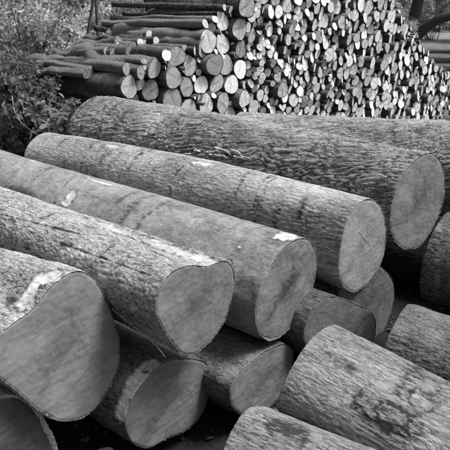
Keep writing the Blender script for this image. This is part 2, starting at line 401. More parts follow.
big_log('fissured_log', 'second log from the back, grey fissured bark with dark bands and a pale star-cracked end', (363, 245), 3.75, 52, 0, 3.6, 'fissure', B_fiss, E_B, 2.6, OB, ca=-6,
        taper=.93, NT=320, NX=560, bands=12, bandx=[.55, .75, 1.5, 2.15, 2.7, 3.1], bend=2.5, cracks=[([(-.05, .1), (-.08, .3), (-.02, .5)], .0045), ([(-.05, .1), (.08, -.1), (.22, -.22), (.3, -.42)], .0038), ([(-.05, .1), (-.2, 0), (-.32, -.18)], .0045), ([(-.05, .1), (.08, .22), (.25, .4)], .0045)],
        spots=[(202, 163, .11, .035, 'bare', 1), (113, 146, .13, .05, 'bare', .35), (320, 185, .5, .12, 'light', .15), (104, 155, .05, .12, 'dark', .4)])
OC = [(304, 236.5), (309, 238), (315, 246), (318, 261), (315, 283), (307.4, 305), (294.2, 326), (280, 339), (268.5, 343.2), (259, 335.5), (254.6, 321.7), (255, 304.7), (261.5, 283), (271, 265), (280, 250), (292, 240)]
big_log('smooth_log', 'long smooth-barked log with white bare patches, third from the back, cut end stained dark', (286, 290), 3.25, 52, 0, 5.2, 'smooth', B_smooth, E_C, 3.1, OC, ca=-4,
        taper=1.3, NT=320, NX=620, bands=16, bandx=[1.05, 1.9, 2.6, 3.3], bulge=.03,
        spots=[(69, 199, .055, .075, 'bare', 1), (84, 174, .14, .035, 'bare', .9), (101, 182, .16, .03, 'bare', .75), (34, 161, .05, .035, 'bare', .7), (287, 237, .07, .08, 'bare', 1), (240, 246, .012, .012, 'bare', 1), (22, 192, .22, .035, 'dark', .8),
               (49, 168, .022, .12, 'dark', .75), (128, 195, .02, .10, 'dark', .6), (121, 200, .03, .02, 'dark', .5), (272, 245, .05, .05, 'dark', .3), (230, 262, .015, .015, 'bare', .8), (196, 222, .05, .05, 'light', .2)])
OD = [(186, 265), (196, 264), (205, 266), (215.4, 262), (228.4, 258.9), (234.5, 267.6), (236.3, 281), (232.7, 299.4), (225.5, 322.5), (212.5, 341.3), (198, 355), (184, 356.6), (176.4, 350), (168, 338.4), (158.5, 323.9), (154.2, 309.5), (156.5, 293.6), (165, 277.7), (176, 268)]
big_log('scratched_log', 'rough-barked log with bare scraped wood along its top, fourth from the back', (195, 308), 2.68, 52, 0, 4.6, 'plate', B_plate, E_D, 4.7, OD, ca=-3,
        taper=.72, bands=6, NT=320, NX=600, bandx=[.5, 1.1, 1.7], barkth=.006,
        spots=[(203, 249, .22, .07, 'bare', .75), (168, 237, .26, .06, 'bare', .6), (120, 218, .30, .06, 'bare', .45), (60, 243, 150, 275, 'line', .6), (100, 216, 190, 247, 'line', .5), (0, 214, 80, 234, 'line', .6), (150, 250, 178, 262, 'line', .3), (40, 260, .08, .05, 'dark', .4), (10, 222, .05, .03, 'bare', .6)])
OE = [(79, 269.5), (86, 271), (97.5, 279.5), (107.5, 297.5), (118.8, 337.5), (117.8, 360), (109, 385), (95, 404), (76, 419), (55, 420), (35, 410), (15, 392.5), (-3, 377), (-20, 360), (-24, 345), (-14, 336), (0, 336.5), (14.5, 323), (27, 315.5), (40, 303), (52, 286.5), (66, 276)]
big_log('near_log', 'largest cut end at the left edge, heart-shaped, streaked by the saw', (48, 345), 2.45, 52, -4, 3.9, 'plate', B_plate, E_E, 5.9, OE, ca=0,
        taper=.78, shape=.93, NT=340, NX=460, barkth=.005,
        spots=[(33, 288, .05, .10, 'bare', 1), (48, 277, .07, .05, 'bare', .9), (25, 303, .05, .05, 'bare', .7), (10, 300, .05, .04, 'dark', .6)])
OF = [(0, 395), (14.7, 392), (31, 402), (44, 414), (55, 436), (60, 455), (58, 476), (40, 496), (10, 502), (-22, 494), (-44, 470), (-42, 432), (-22, 402)]
big_log('peeled_log', 'dark cut end in the bottom left corner with a ragged white rim of torn wood', (8, 450), 2.5, 52, 0, 3.6, 'plate', B_plate, E_F, 6.4, OF, ca=0, taper=.95, NT=300, NX=260,
        ringw=lambda th: .026 + .010 * np.sin(2 * th + .6), amp=.5, spots=[(56, 432, .05, .2, 'bare', .7), (30, 396, .04, .2, 'bare', .6)], rag=.006)
OG = [(173.8, 359), (188.3, 357.6), (204.2, 360), (211, 368), (212.3, 384), (208.5, 404), (199.8, 421), (185.4, 432.7), (165, 441), (148, 451), (133.4, 446.5), (125, 430), (124.5, 415), (132, 397), (144, 379.5), (158.5, 364.3)]
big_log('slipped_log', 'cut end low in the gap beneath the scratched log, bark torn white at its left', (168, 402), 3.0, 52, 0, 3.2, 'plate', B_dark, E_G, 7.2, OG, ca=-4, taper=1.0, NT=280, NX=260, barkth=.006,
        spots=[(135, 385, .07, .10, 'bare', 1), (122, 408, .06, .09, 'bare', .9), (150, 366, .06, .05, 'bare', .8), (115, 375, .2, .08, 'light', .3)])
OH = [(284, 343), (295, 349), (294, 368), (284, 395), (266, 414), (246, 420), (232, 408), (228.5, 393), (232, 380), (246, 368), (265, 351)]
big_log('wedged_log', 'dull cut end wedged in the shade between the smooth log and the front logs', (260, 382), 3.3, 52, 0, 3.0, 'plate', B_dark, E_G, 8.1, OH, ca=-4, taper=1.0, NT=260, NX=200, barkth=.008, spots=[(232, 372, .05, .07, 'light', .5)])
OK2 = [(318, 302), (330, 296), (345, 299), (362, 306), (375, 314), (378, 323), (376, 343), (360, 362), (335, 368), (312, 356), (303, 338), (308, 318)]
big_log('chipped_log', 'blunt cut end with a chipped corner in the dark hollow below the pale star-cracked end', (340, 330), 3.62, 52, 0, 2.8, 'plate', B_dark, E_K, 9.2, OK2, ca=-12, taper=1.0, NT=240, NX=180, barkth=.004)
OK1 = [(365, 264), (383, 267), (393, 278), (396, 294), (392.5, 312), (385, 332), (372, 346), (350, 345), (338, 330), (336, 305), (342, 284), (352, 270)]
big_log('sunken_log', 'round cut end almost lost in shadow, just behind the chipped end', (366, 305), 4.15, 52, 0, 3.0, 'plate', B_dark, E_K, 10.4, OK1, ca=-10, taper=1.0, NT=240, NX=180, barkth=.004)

big_log('crossing_log', 'front log with finely furrowed bark and a scarred burl, running off the right edge', (310, 374), 2.72, 50, 5, 3.0, 'fissure', B_front, E_A, 11.7, R=.27, amp=.7, toward=True, taper=1.0,
        NT=340, NX=560, bandx=[.5, 1.0], spots=[(340, 362, .09, .04, 'dark', .7), (354, 370, .05, .03, 'dark', .6), (378, 410, .14, .05, 'burl', 1), (398, 418, .10, .04, 'burl', .9), (372, 422, .1, .03, 'dark', .5), (421, 401, .055, .05, 'burl', 1), (421, 401, .04, .035, 'light', .12), (432, 440, .04, .03, 'light', .4)])
big_log('lowest_log', 'log at the middle of the bottom edge, furrowed bark with a dark damp patch', (246, 450), 2.45, 56, -3, 2.6, 'fissure', B_front, E_A, 12.9, R=.222, amp=.7, toward=True, taper=1.0, NT=300, NX=460,
        spots=[(286, 428, .11, .075, 'dark', .9), (262, 406, .03, .01, 'light', .4)])  # first spot is a darker patch in the bark tone
big_log('blotched_log', 'dark blotchy log resting at the right edge behind the furrowed front log', (398, 348), 3.2, 52, 1, 3.0, 'plate', B_dark, E_A, 13.5, R=.28, toward=True, taper=1.0, NT=300, NX=400,
        spots=[(400, 325, .08, .05, 'light', .35), (430, 335, .08, .06, 'light', .3), (412, 343, .06, .05, 'dark', .5)])
big_log('edge_log', 'mossy dark log cut by the right edge, its rounded butt beside the thickest log end', (437, 258), 3.8, 52, 0, 3.0, 'plate', B_dark, E_A, 14.2, R=.33, toward=True, taper=1.0, NT=280, NX=360,
        spots=[(436, 225, .08, .06, 'light', .5), (437, 280, .02, .10, 'light', .4)])
big_log('hidden_log', 'ridged log behind the thickest one, only its upper side showing along the right', (520, 174), 6.0, 76, 0, 3.2, 'ridge', B_ridge, E_A, 15.8, R=.52, taper=1.0, NT=300, NX=400, bandx=[.7, 1.4], ca=0,
        spots=[(418, 131, .06, .05, 'dark', .5), (330, 124, .1, .03, 'bare', .4)])
big_log('gap_darkening_log', 'log lost in the black gap between the thickest log end and the mossy edge log', proj(CAM * 0 + np.array([2.89, 4.02, .40]))[:2], float(proj(np.array([2.89, 4.02, .40]))[2]), 52, 0, 6.0, 'plate', B_black, E_F, 25.3, R=.36, NT=200, NX=300)  # extra log added to cover the lit ground and blacken the gap
# lower layer that carries the front logs; last two added to block the sun
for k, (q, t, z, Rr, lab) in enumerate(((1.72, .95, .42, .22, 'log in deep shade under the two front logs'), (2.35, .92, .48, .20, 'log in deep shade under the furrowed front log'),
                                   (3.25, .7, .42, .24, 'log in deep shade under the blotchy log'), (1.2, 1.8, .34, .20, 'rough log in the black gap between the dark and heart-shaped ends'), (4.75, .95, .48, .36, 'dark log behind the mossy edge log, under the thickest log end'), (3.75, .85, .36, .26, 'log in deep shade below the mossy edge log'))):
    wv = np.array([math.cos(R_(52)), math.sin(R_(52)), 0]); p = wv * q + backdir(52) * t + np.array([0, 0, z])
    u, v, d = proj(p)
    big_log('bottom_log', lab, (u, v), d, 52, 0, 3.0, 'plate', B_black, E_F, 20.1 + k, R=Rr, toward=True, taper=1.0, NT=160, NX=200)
big_log('stub_log', 'mossy butt of a log at the right edge above the thickest log end', (461, 162), 4.9, 60, 0, 2.0, 'plate', B_dark, E_A, 17.3, R=.27, toward=True, taper=1.0, NT=200, NX=220,
        spots=[(446, 150, .1, .1, 'dark', .4)])

# ------------------------------------------------------------------ ground
WQ = np.array([math.cos(R_(52)), math.sin(R_(52)), 0]); BT = backdir(52)
def terrain(x, y):
    q = x * WQ[0] + y * WQ[1]; t = x * BT[0] + y * BT[1]
    near = .22 - .03 * np.clip(q, 0, 6)
    bank = .72 - 1.55 * sm(4.0, 18, q) * 1.0
    z = near + (bank - near) * sm(3.6, 5.6, t + .0 * q) 
    z = np.where(t < 3.6, near + (-.8 - near) * sm(4.6, 9, q), z)
    far = np.hypot(x, y)
    return z + .05 * pn(x / .7, y / .7, 0 * x) * sm(2, 6, far) + .25 * pn(x / 9, y / 9, 0 * x) * sm(18, 40, far) + .012 * fbm(x / .12, y / .12, 0 * x, 3)
k = N('leaf_litter', .95); o = k.obj()
a1 = k.noise(o, 9, 6, .7); a2 = k.noise(o, 60, 4, .7); a3 = k.noise(o, .6, 4, .6)
v = k.math('ADD', k.math('MULTIPLY', a1, .5), k.math('ADD', k.math('MULTIPLY', a2, .5), k.math('MULTIPLY', k.math('SUBTRACT', a3, .5), .6)))
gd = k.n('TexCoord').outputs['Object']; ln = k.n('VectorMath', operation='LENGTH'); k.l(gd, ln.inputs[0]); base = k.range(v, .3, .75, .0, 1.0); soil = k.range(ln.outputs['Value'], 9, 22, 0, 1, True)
k.grey(k.mix(soil, k.math('ADD', k.math('MULTIPLY', base, .035), .006), k.math('ADD', k.math('MULTIPLY', base, .30), .03))); k.bump(k.math('ADD', a1, a2), .9, .04)  # ground near the logs blackened, gap shade put into the colour
M_ground = k.m
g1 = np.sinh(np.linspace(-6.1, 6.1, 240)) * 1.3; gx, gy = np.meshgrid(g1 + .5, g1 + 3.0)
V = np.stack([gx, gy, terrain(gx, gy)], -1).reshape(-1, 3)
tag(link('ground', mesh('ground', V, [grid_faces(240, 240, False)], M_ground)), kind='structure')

# ------------------------------------------------------------------ the stack of thin logs
k = N('thin_log_bark', .9); o = k.obj(); oi = k.n('ObjectInfo').outputs['Random']; rn = k.attr('rnd')
ro = k.math('FRACT', k.math('ADD', oi, rn))
b1 = k.noise(o, 2.2, 5, .65, (9, 1, 1)); b2 = k.noise(o, 9, 4, .7, (6, 1, 1))
v = k.math('ADD', k.math('MULTIPLY', b1, .9), k.math('ADD', k.math('MULTIPLY', b2, .7), k.math('MULTIPLY', k.math('SUBTRACT', ro, .5), .45)))
b3 = k.noise(o, 1.1, 4, .7, (5, 1, 1)); v = k.math('ADD', v, k.math('MULTIPLY', k.math('SUBTRACT', b3, .5), .8)); b4 = k.noise(o, 26, 3, .7, (6, 1, 1)); k.grey(k.range(v, .42, 1.1, .03, .46)); k.bump(k.math('ADD', k.math('ADD', b1, b2), b4), 1.0, .12)
M_sb = k.m
k = N('thin_log_cut', .75); o = k.obj(); oi = k.n('ObjectInfo').outputs['Random']; rn = k.attr('rnd'); rho = k.attr('rho')
ro = k.math('FRACT', k.math('ADD', k.math('MULTIPLY', oi, 3.7), rn))
c1 = k.noise(o, 1.6, 4, .6, (1, 1, 1)); c2 = k.noise(o, 7, 3, .6, (1, .3, 1), (.6, 0, 0))
rg = k.math('MULTIPLY', k.math('SINE', k.math('MULTIPLY', k.math('ADD', rho, k.math('MULTIPLY', c1, .2)), 44.0)), .035)
v = k.math('ADD', k.math('MULTIPLY', ro, .55), k.math('ADD', k.math('MULTIPLY', c1, .65), k.math('MULTIPLY', c2, .3)))
dt = k.noise(o, 3.2, 5, .7); v = k.math('ADD', v, k.math('MULTIPLY', k.math('SUBTRACT', dt, .5), .7)); v = k.math('SUBTRACT', v, k.range(rho, .9, 1.0, 0, .22, True)); v = k.math('ADD', v, rg); v = k.math('SUBTRACT', v, k.range(rho, .0, .5, .16, 0, True))
k.grey(k.range(v, .25, .95, .17, .74)); k.bump(c2, .3, .02)
M_se = k.m
M_se_shade = M_se.copy(); M_se_shade.name = 'shaded_thin_log_cut'  # darker copy: shade on the stack's left ends put into the colour
for n_ in M_se_shade.node_tree.nodes:
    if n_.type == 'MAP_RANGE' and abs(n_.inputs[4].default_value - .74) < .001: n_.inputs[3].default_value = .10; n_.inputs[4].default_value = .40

def thin_body(seed, NT=18, NX=12, lod=0):
    th = np.linspace(0, 2 * np.pi, NT, endpoint=False); x = np.linspace(0, 1, NX)[:, None]
    shape = 1 + .06 * np.cos(2 * th + seed) + .05 * np.cos(3 * th + seed * 2) + .04 * pn(np.cos(th) * 2 + seed, np.sin(th) * 2, 0 * th)
    r = shape[None] * (1 - .12 * x) * (1 + .12 * pn(np.cos(th)[None] + seed, np.sin(th)[None], x * 6) + .05 * pn(np.cos(th)[None] * 3, np.sin(th)[None] * 3 + seed, x * 20))
    by = 1.0 * pn(x * 2.5, 0 * x + seed, 0 * x) * x * 2; bz = .5 * pn(x * 2.5, 0 * x + seed + 9, 0 * x) * x * 2
    V = np.stack([x + 0 * r, r * np.cos(th) + by, r * np.sin(th) + bz], -1).reshape(-1, 3)
    k1, k2 = random.uniform(-.011, .011), random.uniform(-.012, .006)
    V[:NT, 0] += k1 * V[:NT, 1] + k2 * V[:NT, 2]
    def cap(x0, base, s):
        c = base.mean(0); W = c + (base - c) * s; W[:, 0] += x0; return W
    a0 = cap(0, V[:NT], .93); b0 = cap(0, V[-NT:], .93)
    body = np.concatenate([a0, V, b0])
    rings = [cap(-.0004, V[:NT], s) for s in (.935, .6, .3, .002)]; FV = np.concatenate(rings)
    f = grid_faces(4, NT)[:, ::1]; rho = np.repeat([1, .64, .32, .05], NT)
    back = [cap(.0004, V[-NT:], s) for s in (.935, .002)]; BV = np.concatenate(back)
    return (body, grid_faces(NX + 2, NT)[:, ::-1]), (FV, f, rho), (BV, grid_faces(2, NT)[:, ::-1], np.repeat([1, .05], NT))
variants = []
for i in range(16):
    b, f, bk = thin_body(i * 3.7 + 1, 22, 16)
    FV = np.concatenate([f[0], bk[0]]); FF = np.concatenate([f[1], bk[1] + len(f[0])])
    mb = mesh('bark', b[0], [b[1]], M_sb, True, {'rnd': np.zeros(len(b[0]))})
    mf = mesh('cut_end', f[0], [f[1]], M_se, True, {'rnd': np.zeros(len(f[0])), 'rho': f[2]})
    mshade = mf.copy(); mshade.name = 'cut_end'; mshade.materials[0] = M_se_shade
    mk = mesh('cut_end', bk[0], [bk[1]], M_se, True, {'rnd': np.zeros(len(bk[0])), 'rho': bk[2]})
    variants.append((b, (FV, FF, np.concatenate([f[2], bk[2]])), mb, mf, mk, mshade))

S0 = at_ground(119, 85, 7.5); S0[2] = 0; SL = 13.5
TOPU = [60, 112, 125, 150, 165, 195, 205, 225, 250, 330, 388, 400, 412, 430, 450, 475, 520, 560]
TOPV = [78, 74, 66, 55, 50, 42, 20, 4, -8, -12, -6, 10, 30, 58, 72, 86, 104, 115]
WS = np.array([math.sin(R_(42)), math.cos(R_(42)), 0])
ss = np.arange(0, SL, .02); topz = []; floorz = []
for s in ss:
    p = S0 + WS * s; z = 1.5
    for _ in range(4):
        u, v, d = proj(np.array([p[0], p[1], z])); vt = np.interp(u, TOPU, TOPV)
        rr = ray(0, vt); z = CAMZ + rr[2] / rr[1] * p[1]
    topz.append(z); floorz.append(float(terrain(np.array([p[0]]), np.array([p[1]]))[0]) - .02)
topz = np.array(topz); floorz = np.array(floorz)
prng = np.random.default_rng(11); cs = []; fails = 0
while fails < 60 and len(cs) < 1300:
    pr_ = len(cs) and cs[-1][0] or 5; r = float(np.clip(np.exp(prng.normal(math.log(.094), .28)), .05, .18))
    zz = floorz + r
    if cs:
        A = np.array(cs); ds = np.abs(ss[None] - A[:, 0:1]); R2 = (A[:, 2:3] + r)
        h = np.where(ds < R2, A[:, 1:2] + np.sqrt(np.maximum(R2 ** 2 - ds ** 2, 0)), -9); zz = np.maximum(zz, h.max(0))
    ok = (zz + r * .6 < topz) & (ss > r) & (ss < SL - r)
    if not ok.any(): fails += 1; continue
    sc_ = np.where(ok, (zz - floorz) / np.maximum(topz - floorz, .2) + prng.uniform(0, .03, len(ss)) + np.where((ss < 1.4) & (r < .085), .3, 0) + np.where((ss > 2.5) & (r > .15), .25, 0) + np.where((ss > 6) & (r < .085), .22, 0), 9); i = int(np.argmin(sc_))
    cs.append((ss[i], zz[i], r)); 
A = np.array(cs)
for _ in range(12000):                       # thin poles wedged in the gaps
    s_ = prng.uniform(.1, SL - .1); i = int(s_ / .02); z_ = prng.uniform(floorz[i], topz[i] - .03)
    near_ = A[np.abs(A[:, 0] - s_) < .26]
    if not len(near_): continue
    g = (np.hypot(near_[:, 0] - s_, near_[:, 1] - z_) - near_[:, 2]).min()
    if g > .028: A = np.vstack([A, [s_, z_, min(g, .05)]])
cs = [tuple(q) for q in A]
logs = []
for (s, z, r) in cs:
    t = prng.normal(0, .035) + (prng.uniform(-.16, .16) if prng.random() < .15 else 0)
    lf = max(0, 1 - s / 2.2); az = 48.5 + prng.normal(0, 2.2 + 1.5 * lf); el = prng.normal(0, 1.0 + lf); L = prng.uniform(2.1 - .9 * lf, 2.9 - .8 * lf)
    p = S0 + WS * s + BT * t; p[2] = z
    u, v, d = proj(p); px = F0 * r / d
    vA = 93 + (u - 100) * .165 if u > 78 else 60
    vis = (-6 < u < 458) and v > -px and v < min(vA, 128) + px * .5
    logs.append(dict(p=p, az=az, el=el, L=L, r=r, u=u, v=v, px=px, vis=vis, k=int(prng.integers(16)), roll=prng.uniform(0, 6.28), s=s, z=z))
# extra cut ends thrown on the left shoulder and on the top
erg = np.random.default_rng(21); extra = [(204, 47, 8.7, .15, 1.5, 52, 0), (166, 56, 8.2, .11, 1.2, 50, 0)]
for i in range(58):
    v = erg.uniform(-4, 80); lo_ = np.interp(v, [-4, 10, 25, 40, 60, 80], [205, 172, 145, 122, 92, 84]); hi_ = np.interp(v, [-4, 10, 25, 40, 60, 80], [250, 222, 205, 190, 135, 118])
    extra.append((erg.uniform(lo_, hi_), v, np.interp(v, [-4, 40, 80], [12.4, 9.0, 7.9]) + erg.uniform(-.2, .3), float(np.clip(np.exp(erg.normal(math.log(.075), .25)), .045, .12)), erg.uniform(.9, 1.6) * (.55 + .45 * min(1, max(v, 0) / 60)) , erg.normal(53, 8), erg.normal(-1, 2.5)))
for (u, v, Y, r, L, az, el) in extra:
    p = at_ground(u, v, Y); _, _, d = proj(p)
    logs.append(dict(p=p, az=az, el=el, L=L, r=r, u=u, v=v, px=F0 * r / d, vis=True, k=int(prng.integers(16)), roll=prng.uniform(0, 6.28), s=-1, z=p[2]))
def lmat(q):
    X = backdir(q['az'], q['el']); Y = np.cross([0, 0, 1], X); Y /= np.linalg.norm(Y); Z = np.cross(X, Y)
    c, s_ = math.cos(q['roll']), math.sin(q['roll']); Y, Z = c * Y + s_ * Z, -s_ * Y + c * Z
    return np.stack([X * q['L'], Y * q['r'], Z * q['r']], 1)
vis = sorted([q for q in logs if q['vis']], key=lambda q: -q['px'])[:300]; ids = {id(q) for q in vis}
rest = [q for q in logs if id(q) not in ids]
print('STACK', len(cs), 'visible', sum(q['vis'] for q in logs), 'things', len(vis), 'px', vis[0]['px'], vis[-1]['px'])
# labels: where in the stack, how big, and which of its neighbours
COLN = ['at the left shoulder of the stack', 'left of the smooth log stack middle']
cols_ = [(-20, 80, 'on the far left slope'), (80, 108, 'on the left slope'), (108, 130, 'at the left end'), (130, 148, 'just inside the left end'), (148, 165, 'above the thick back log')]
cols_ += [(165, 182, 'left of the step in the top'), (182, 200, 'nearest the step in the top'), (200, 216, 'under the step in the top'), (216, 232, 'just right of the step'), (232, 247, 'well left of the middle'), (247, 262, 'a little left of the middle'),
          (262, 277, 'left of the very middle'), (277, 292, 'at the very middle'), (292, 307, 'right of the middle'), (307, 322, 'well right of the middle'), (322, 337, 'straight above the star-cracked end'), (337, 352, 'above and right of the star-cracked end'),
          (352, 367, 'in the right third'), (367, 382, 'deeper in the right third'), (382, 397, 'before the right slope'), (397, 412, 'below the forked tree'), (412, 430, 'on the right slope'), (430, 480, 'at the right edge')]
rows_ = [(-40, 12, 'along the top edge'), (12, 28, 'near the top'), (28, 44, 'in the upper half'), (44, 60, 'at mid height'), (60, 76, 'below mid height'), (76, 90, 'low down'), (90, 104, 'lower still'), (104, 160, 'in the lowest rows')]
cells = {}
for q in vis:
    c = next((n for a, b, n in cols_ if a <= q['u'] < b), cols_[0][2]); r_ = next(n for a, b, n in rows_ if a <= q['v'] < b)
    cells.setdefault((c, r_), []).append(q)
ordn = ['leftmost', 'second', 'third', 'fourth', 'fifth', 'sixth', 'seventh', 'eighth', 'ninth', 'tenth']
for (c, r_), g in cells.items():
    g.sort(key=lambda q: q['u']); n = len(g)
    for i, q in enumerate(g):
        size = 'thick' if q['r'] > .11 else 'thin' if q['r'] < .068 else 'middling'
        pos = '' if n == 1 else 'rightmost' if i == n - 1 else ordn[i]
        q['label'] = ('%s %s log end %s %s' % (pos, size, r_, c)).strip()
SG = 'cut ends of the stacked thin logs'
for q in vis:
    Mx = lmat(q); M = Matrix([[*Mx[i], q['p'][i]] for i in range(3)] + [[0, 0, 0, 1]])
    root = empty('stacked_log', M, q['label'], 'stacked log', SG)
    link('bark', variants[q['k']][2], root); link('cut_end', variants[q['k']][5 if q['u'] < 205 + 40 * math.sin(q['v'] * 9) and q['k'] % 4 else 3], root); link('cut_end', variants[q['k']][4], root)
VV = []; FF = []; MI = []; RN = []; RH = []; off = 0
for q in rest:
    Mx = lmat(q); b, f = variants[q['k']][0], variants[q['k']][1]; rv = prng.random()
    for (V_, F_, rh, mi) in ((b[0], b[1], np.zeros(len(b[0])), 0), (f[0], f[1], f[2], 1)):
        # own texture space is lost in the joined mesh, so the vertices stay near unit scale via the shared maps
        VV.append(V_ @ Mx.T + q['p']); FF.append(F_ + off); off += len(V_); MI.append(np.full(len(F_), mi)); RN.append(np.full(len(V_), rv)); RH.append(rh)
def clone_mat(m, sc_bark):
    c = m.copy()
    for n_ in c.node_tree.nodes:
        if n_.type == 'MAPPING':
            n_.inputs['Scale'].default_value = (11, 11, 11) if sc_bark else (10, 10, 10)
    return c
tag(link('distant_stack', mesh('distant_stack', np.concatenate(VV), [np.concatenate(FF)], [clone_mat(M_sb, 1), clone_mat(M_se, 0)], True, {'rnd': np.concatenate(RN), 'rho': np.concatenate(RH)}, np.concatenate(MI))),
    'mass of thinner log ends filling the stack between the larger ones', 'log stack', kind='stuff')

# ------------------------------------------------------------------ leaves, shrubs, trees
def leaf_mat(name, lo, hi):
    k = N(name, .6); o = k.obj(); rn = k.attr('rnd')
    n1 = k.noise(o, 3, 3, .6); v = k.math('ADD', k.math('MULTIPLY', rn, .8), k.math('MULTIPLY', k.math('SUBTRACT', n1, .5), .6))
    k.grey(k.range(v, 0, .9, lo, hi))
    tr = k.n('BsdfTranslucent'); mx = k.n('MixShader'); mx.inputs[0].default_value = .35
    cc = k.n('CombineColor'); rr = k.range(v, 0, .9, lo * 1.2, hi * 1.2)
    for i in range(3): k.l(rr, cc.inputs[i])
    k.l(cc.outputs[0], tr.inputs[0]); k.l(k.b.outputs[0], mx.inputs[1]); k.l(tr.outputs[0], mx.inputs[2])
    k.l(mx.outputs[0], k.t.nodes['Material Output'].inputs[0]); k.b.inputs['Specular IOR Level'].default_value = .5
    return k.m
M_leaf = leaf_mat('shrub_leaves', .02, .24); M_leaf2 = leaf_mat('far_leaves', .05, .68); M_big = leaf_mat('broad_leaves', .05, .17)
k = N('twig_bark', .9); v = k.noise(k.obj(), 30, 4, .6, (1, 1, .3)); k.grey(k.range(v, .3, .7, .03, .14)); k.bump(v, .6, .01); M_stem = k.m
k = N('pale_twig', .8); v = k.noise(k.obj(), 60, 4, .6); k.grey(k.range(v, .3, .7, .16, .36)); M_twig = k.m

def leaves(P, size, rg, flat=.5):
    """one folded pointed leaf (6 vertices, 4 triangles) at each point of P"""
    n = len(P); a = rg.normal(size=(n, 3)); a[:, 2] -= .3; a /= np.linalg.norm(a, axis=1)[:, None]
    up = rg.normal(size=(n, 3)) * flat + [0, 0, 1]; b = np.cross(up, a); b /= np.linalg.norm(b, axis=1)[:, None]; c = np.cross(a, b)
    s = (size * rg.uniform(.6, 1.3, n))[:, None]
    pts = [P, P + s * (.35 * a + .27 * b + .08 * c), P + s * (.35 * a - .27 * b + .08 * c), P + s * .45 * a, P + s * (.75 * a + .16 * b + .03 * c), P + s * (.75 * a - .16 * b + .03 * c), P + s * (a - .08 * c)]
    V = np.stack(pts, 1).reshape(-1, 3); i = np.arange(n)[:, None] * 7
    q = np.concatenate([i + [0, 3, 1, 1], i + [0, 2, 3, 3]]) [:, :3]
    q2 = np.concatenate([i + [3, 4, 1], i + [3, 2, 5], i + [3, 6, 4], i + [3, 5, 6]])
    return V, np.concatenate([q, q2]), np.repeat(rg.random(n), 7)
def clump_pts(n, rg, k, R, zc, squash=.8):
    cen = rg.normal(size=(k, 3)); cen /= np.linalg.norm(cen, axis=1)[:, None]; cen *= (rg.uniform(.25, 1, k) ** .5)[:, None] * R; cen[:, 2] = cen[:, 2] * squash + zc
    rad = rg.uniform(.12, .30, k) * R; j = rg.integers(k, size=n)
    d = rg.normal(size=(n, 3)); d /= np.linalg.norm(d, axis=1)[:, None]
    clump_pts.j = j; return cen[j] + d * (rad[j] * rg.uniform(.35, 1.1, n))[:, None] * [1, 1, .75], cen
def plant_mesh(seed, n, k, R, H, leafsize, mat, trunk_r, flat=.5, zc=None, squash=.8, nst=6):
    rg = np.random.default_rng(seed); zc = H - R * squash if zc is None else zc
    P, cen = clump_pts(n, rg, k, R, zc, squash)
    P[:, 2] = np.maximum(P[:, 2], .02)
    V, Fa, rn = leaves(P, leafsize * rg.uniform(.5, 1.7, n), rg, flat); rn = .5 * rn + .5 * np.repeat(rg.random(k)[clump_pts.j], 7)
    ml = mesh('crown', V, [Fa], mat, False, {'rnd': rn})
    parts = []
    if nst == 1:
        tk = np.array([[0, 0, -.3], [.05, .02, zc * .3], [.12, -.05, zc * .65], [.05, 0, zc]]) ; tk[:, :2] *= trunk_r * 6
        parts.append(tube(tk, [trunk_r * 1.25, trunk_r, trunk_r * .8, trunk_r * .55], 10)); st = tk[2]
        for c in cen[:10]:
            parts.append(tube([st * [1, 1, rg.uniform(.8, 1.1)], (st + c) / 2 + rg.normal(0, .15, 3), c], [trunk_r * .4, trunk_r * .22, trunk_r * .06], 6))
    else:
        for c in cen[:nst]:
            b = rg.normal(0, R * .12, 3) * [1, 1, 0]; parts.append(tube([b - [0, 0, .1], (b + c) / 2 + rg.normal(0, R * .1, 3), c], [trunk_r, trunk_r * .7, trunk_r * .3], 6))
    V, Fa = merge(parts); ms = mesh('trunk', V, [Fa], M_stem)
    return ml, ms
def place(name, ms, p, sc_, rz, label, cat, group, pn_=('crown', 'trunk')):
    root = empty(name, Matrix.Translation(Vector(p)) @ Matrix.Rotation(rz, 4, 'Z') @ Matrix.Diagonal((sc_[0], sc_[0], sc_[1], 1)), label, cat, group)
    link(pn_[0], ms[0], root); link(pn_[1], ms[1], root); return root
shr = [plant_mesh(40 + i, 2600, 34, .55, 1.15, .062, M_leaf, .008, .7, nst=14) for i in range(3)]
big = [plant_mesh(60 + i, 6500, 46, 1.6, 3.0, .11, M_leaf2, .03, .7, nst=12) for i in range(3)]
tre = [plant_mesh(80 + i, 7000, 70, 3.4, 9.5, .26, M_leaf2, .16, .7, zc=5.6, squash=1.0, nst=1) for i in range(2)]
def gz(x, y): return float(terrain(np.array([float(x)]), np.array([float(y)]))[0])
def plan(u, Y): return (u - 225) / F0 * (Y * math.cos(PITCH) + 2.2 * math.sin(PITCH))
G1 = 'shrubs beside the left end of the stack'
for i, (u, Y, s1, s2, lab) in enumerate(((6, 6.6, 1.0, 1.05, 'dark leafy shrub at the left edge, nearest the sawn logs'), (38, 7.3, 1.0, 1.05, 'dark leafy shrub between the left edge and the broad leaves'), (-22, 6.9, 1.1, 1.25, 'dark leafy shrub mostly cut off by the left edge'),
                                        (16, 8.3, 1.2, 1.25, 'leafy shrub behind the dark shrubs, reaching higher'), (60, 7.1, .75, .75, 'low leafy shrub against the end of the ridged log'), (48, 9.6, 1.1, 1.0, 'leafy shrub at the tips of the stacked logs'))):
    x = plan(u, Y); place('shrub', shr[i % 3], (x, Y, gz(x, Y) - .05), (s1, s2), i * 1.3, lab, 'shrub', G1, ('foliage', 'stem'))
G2 = 'bushes in the background'
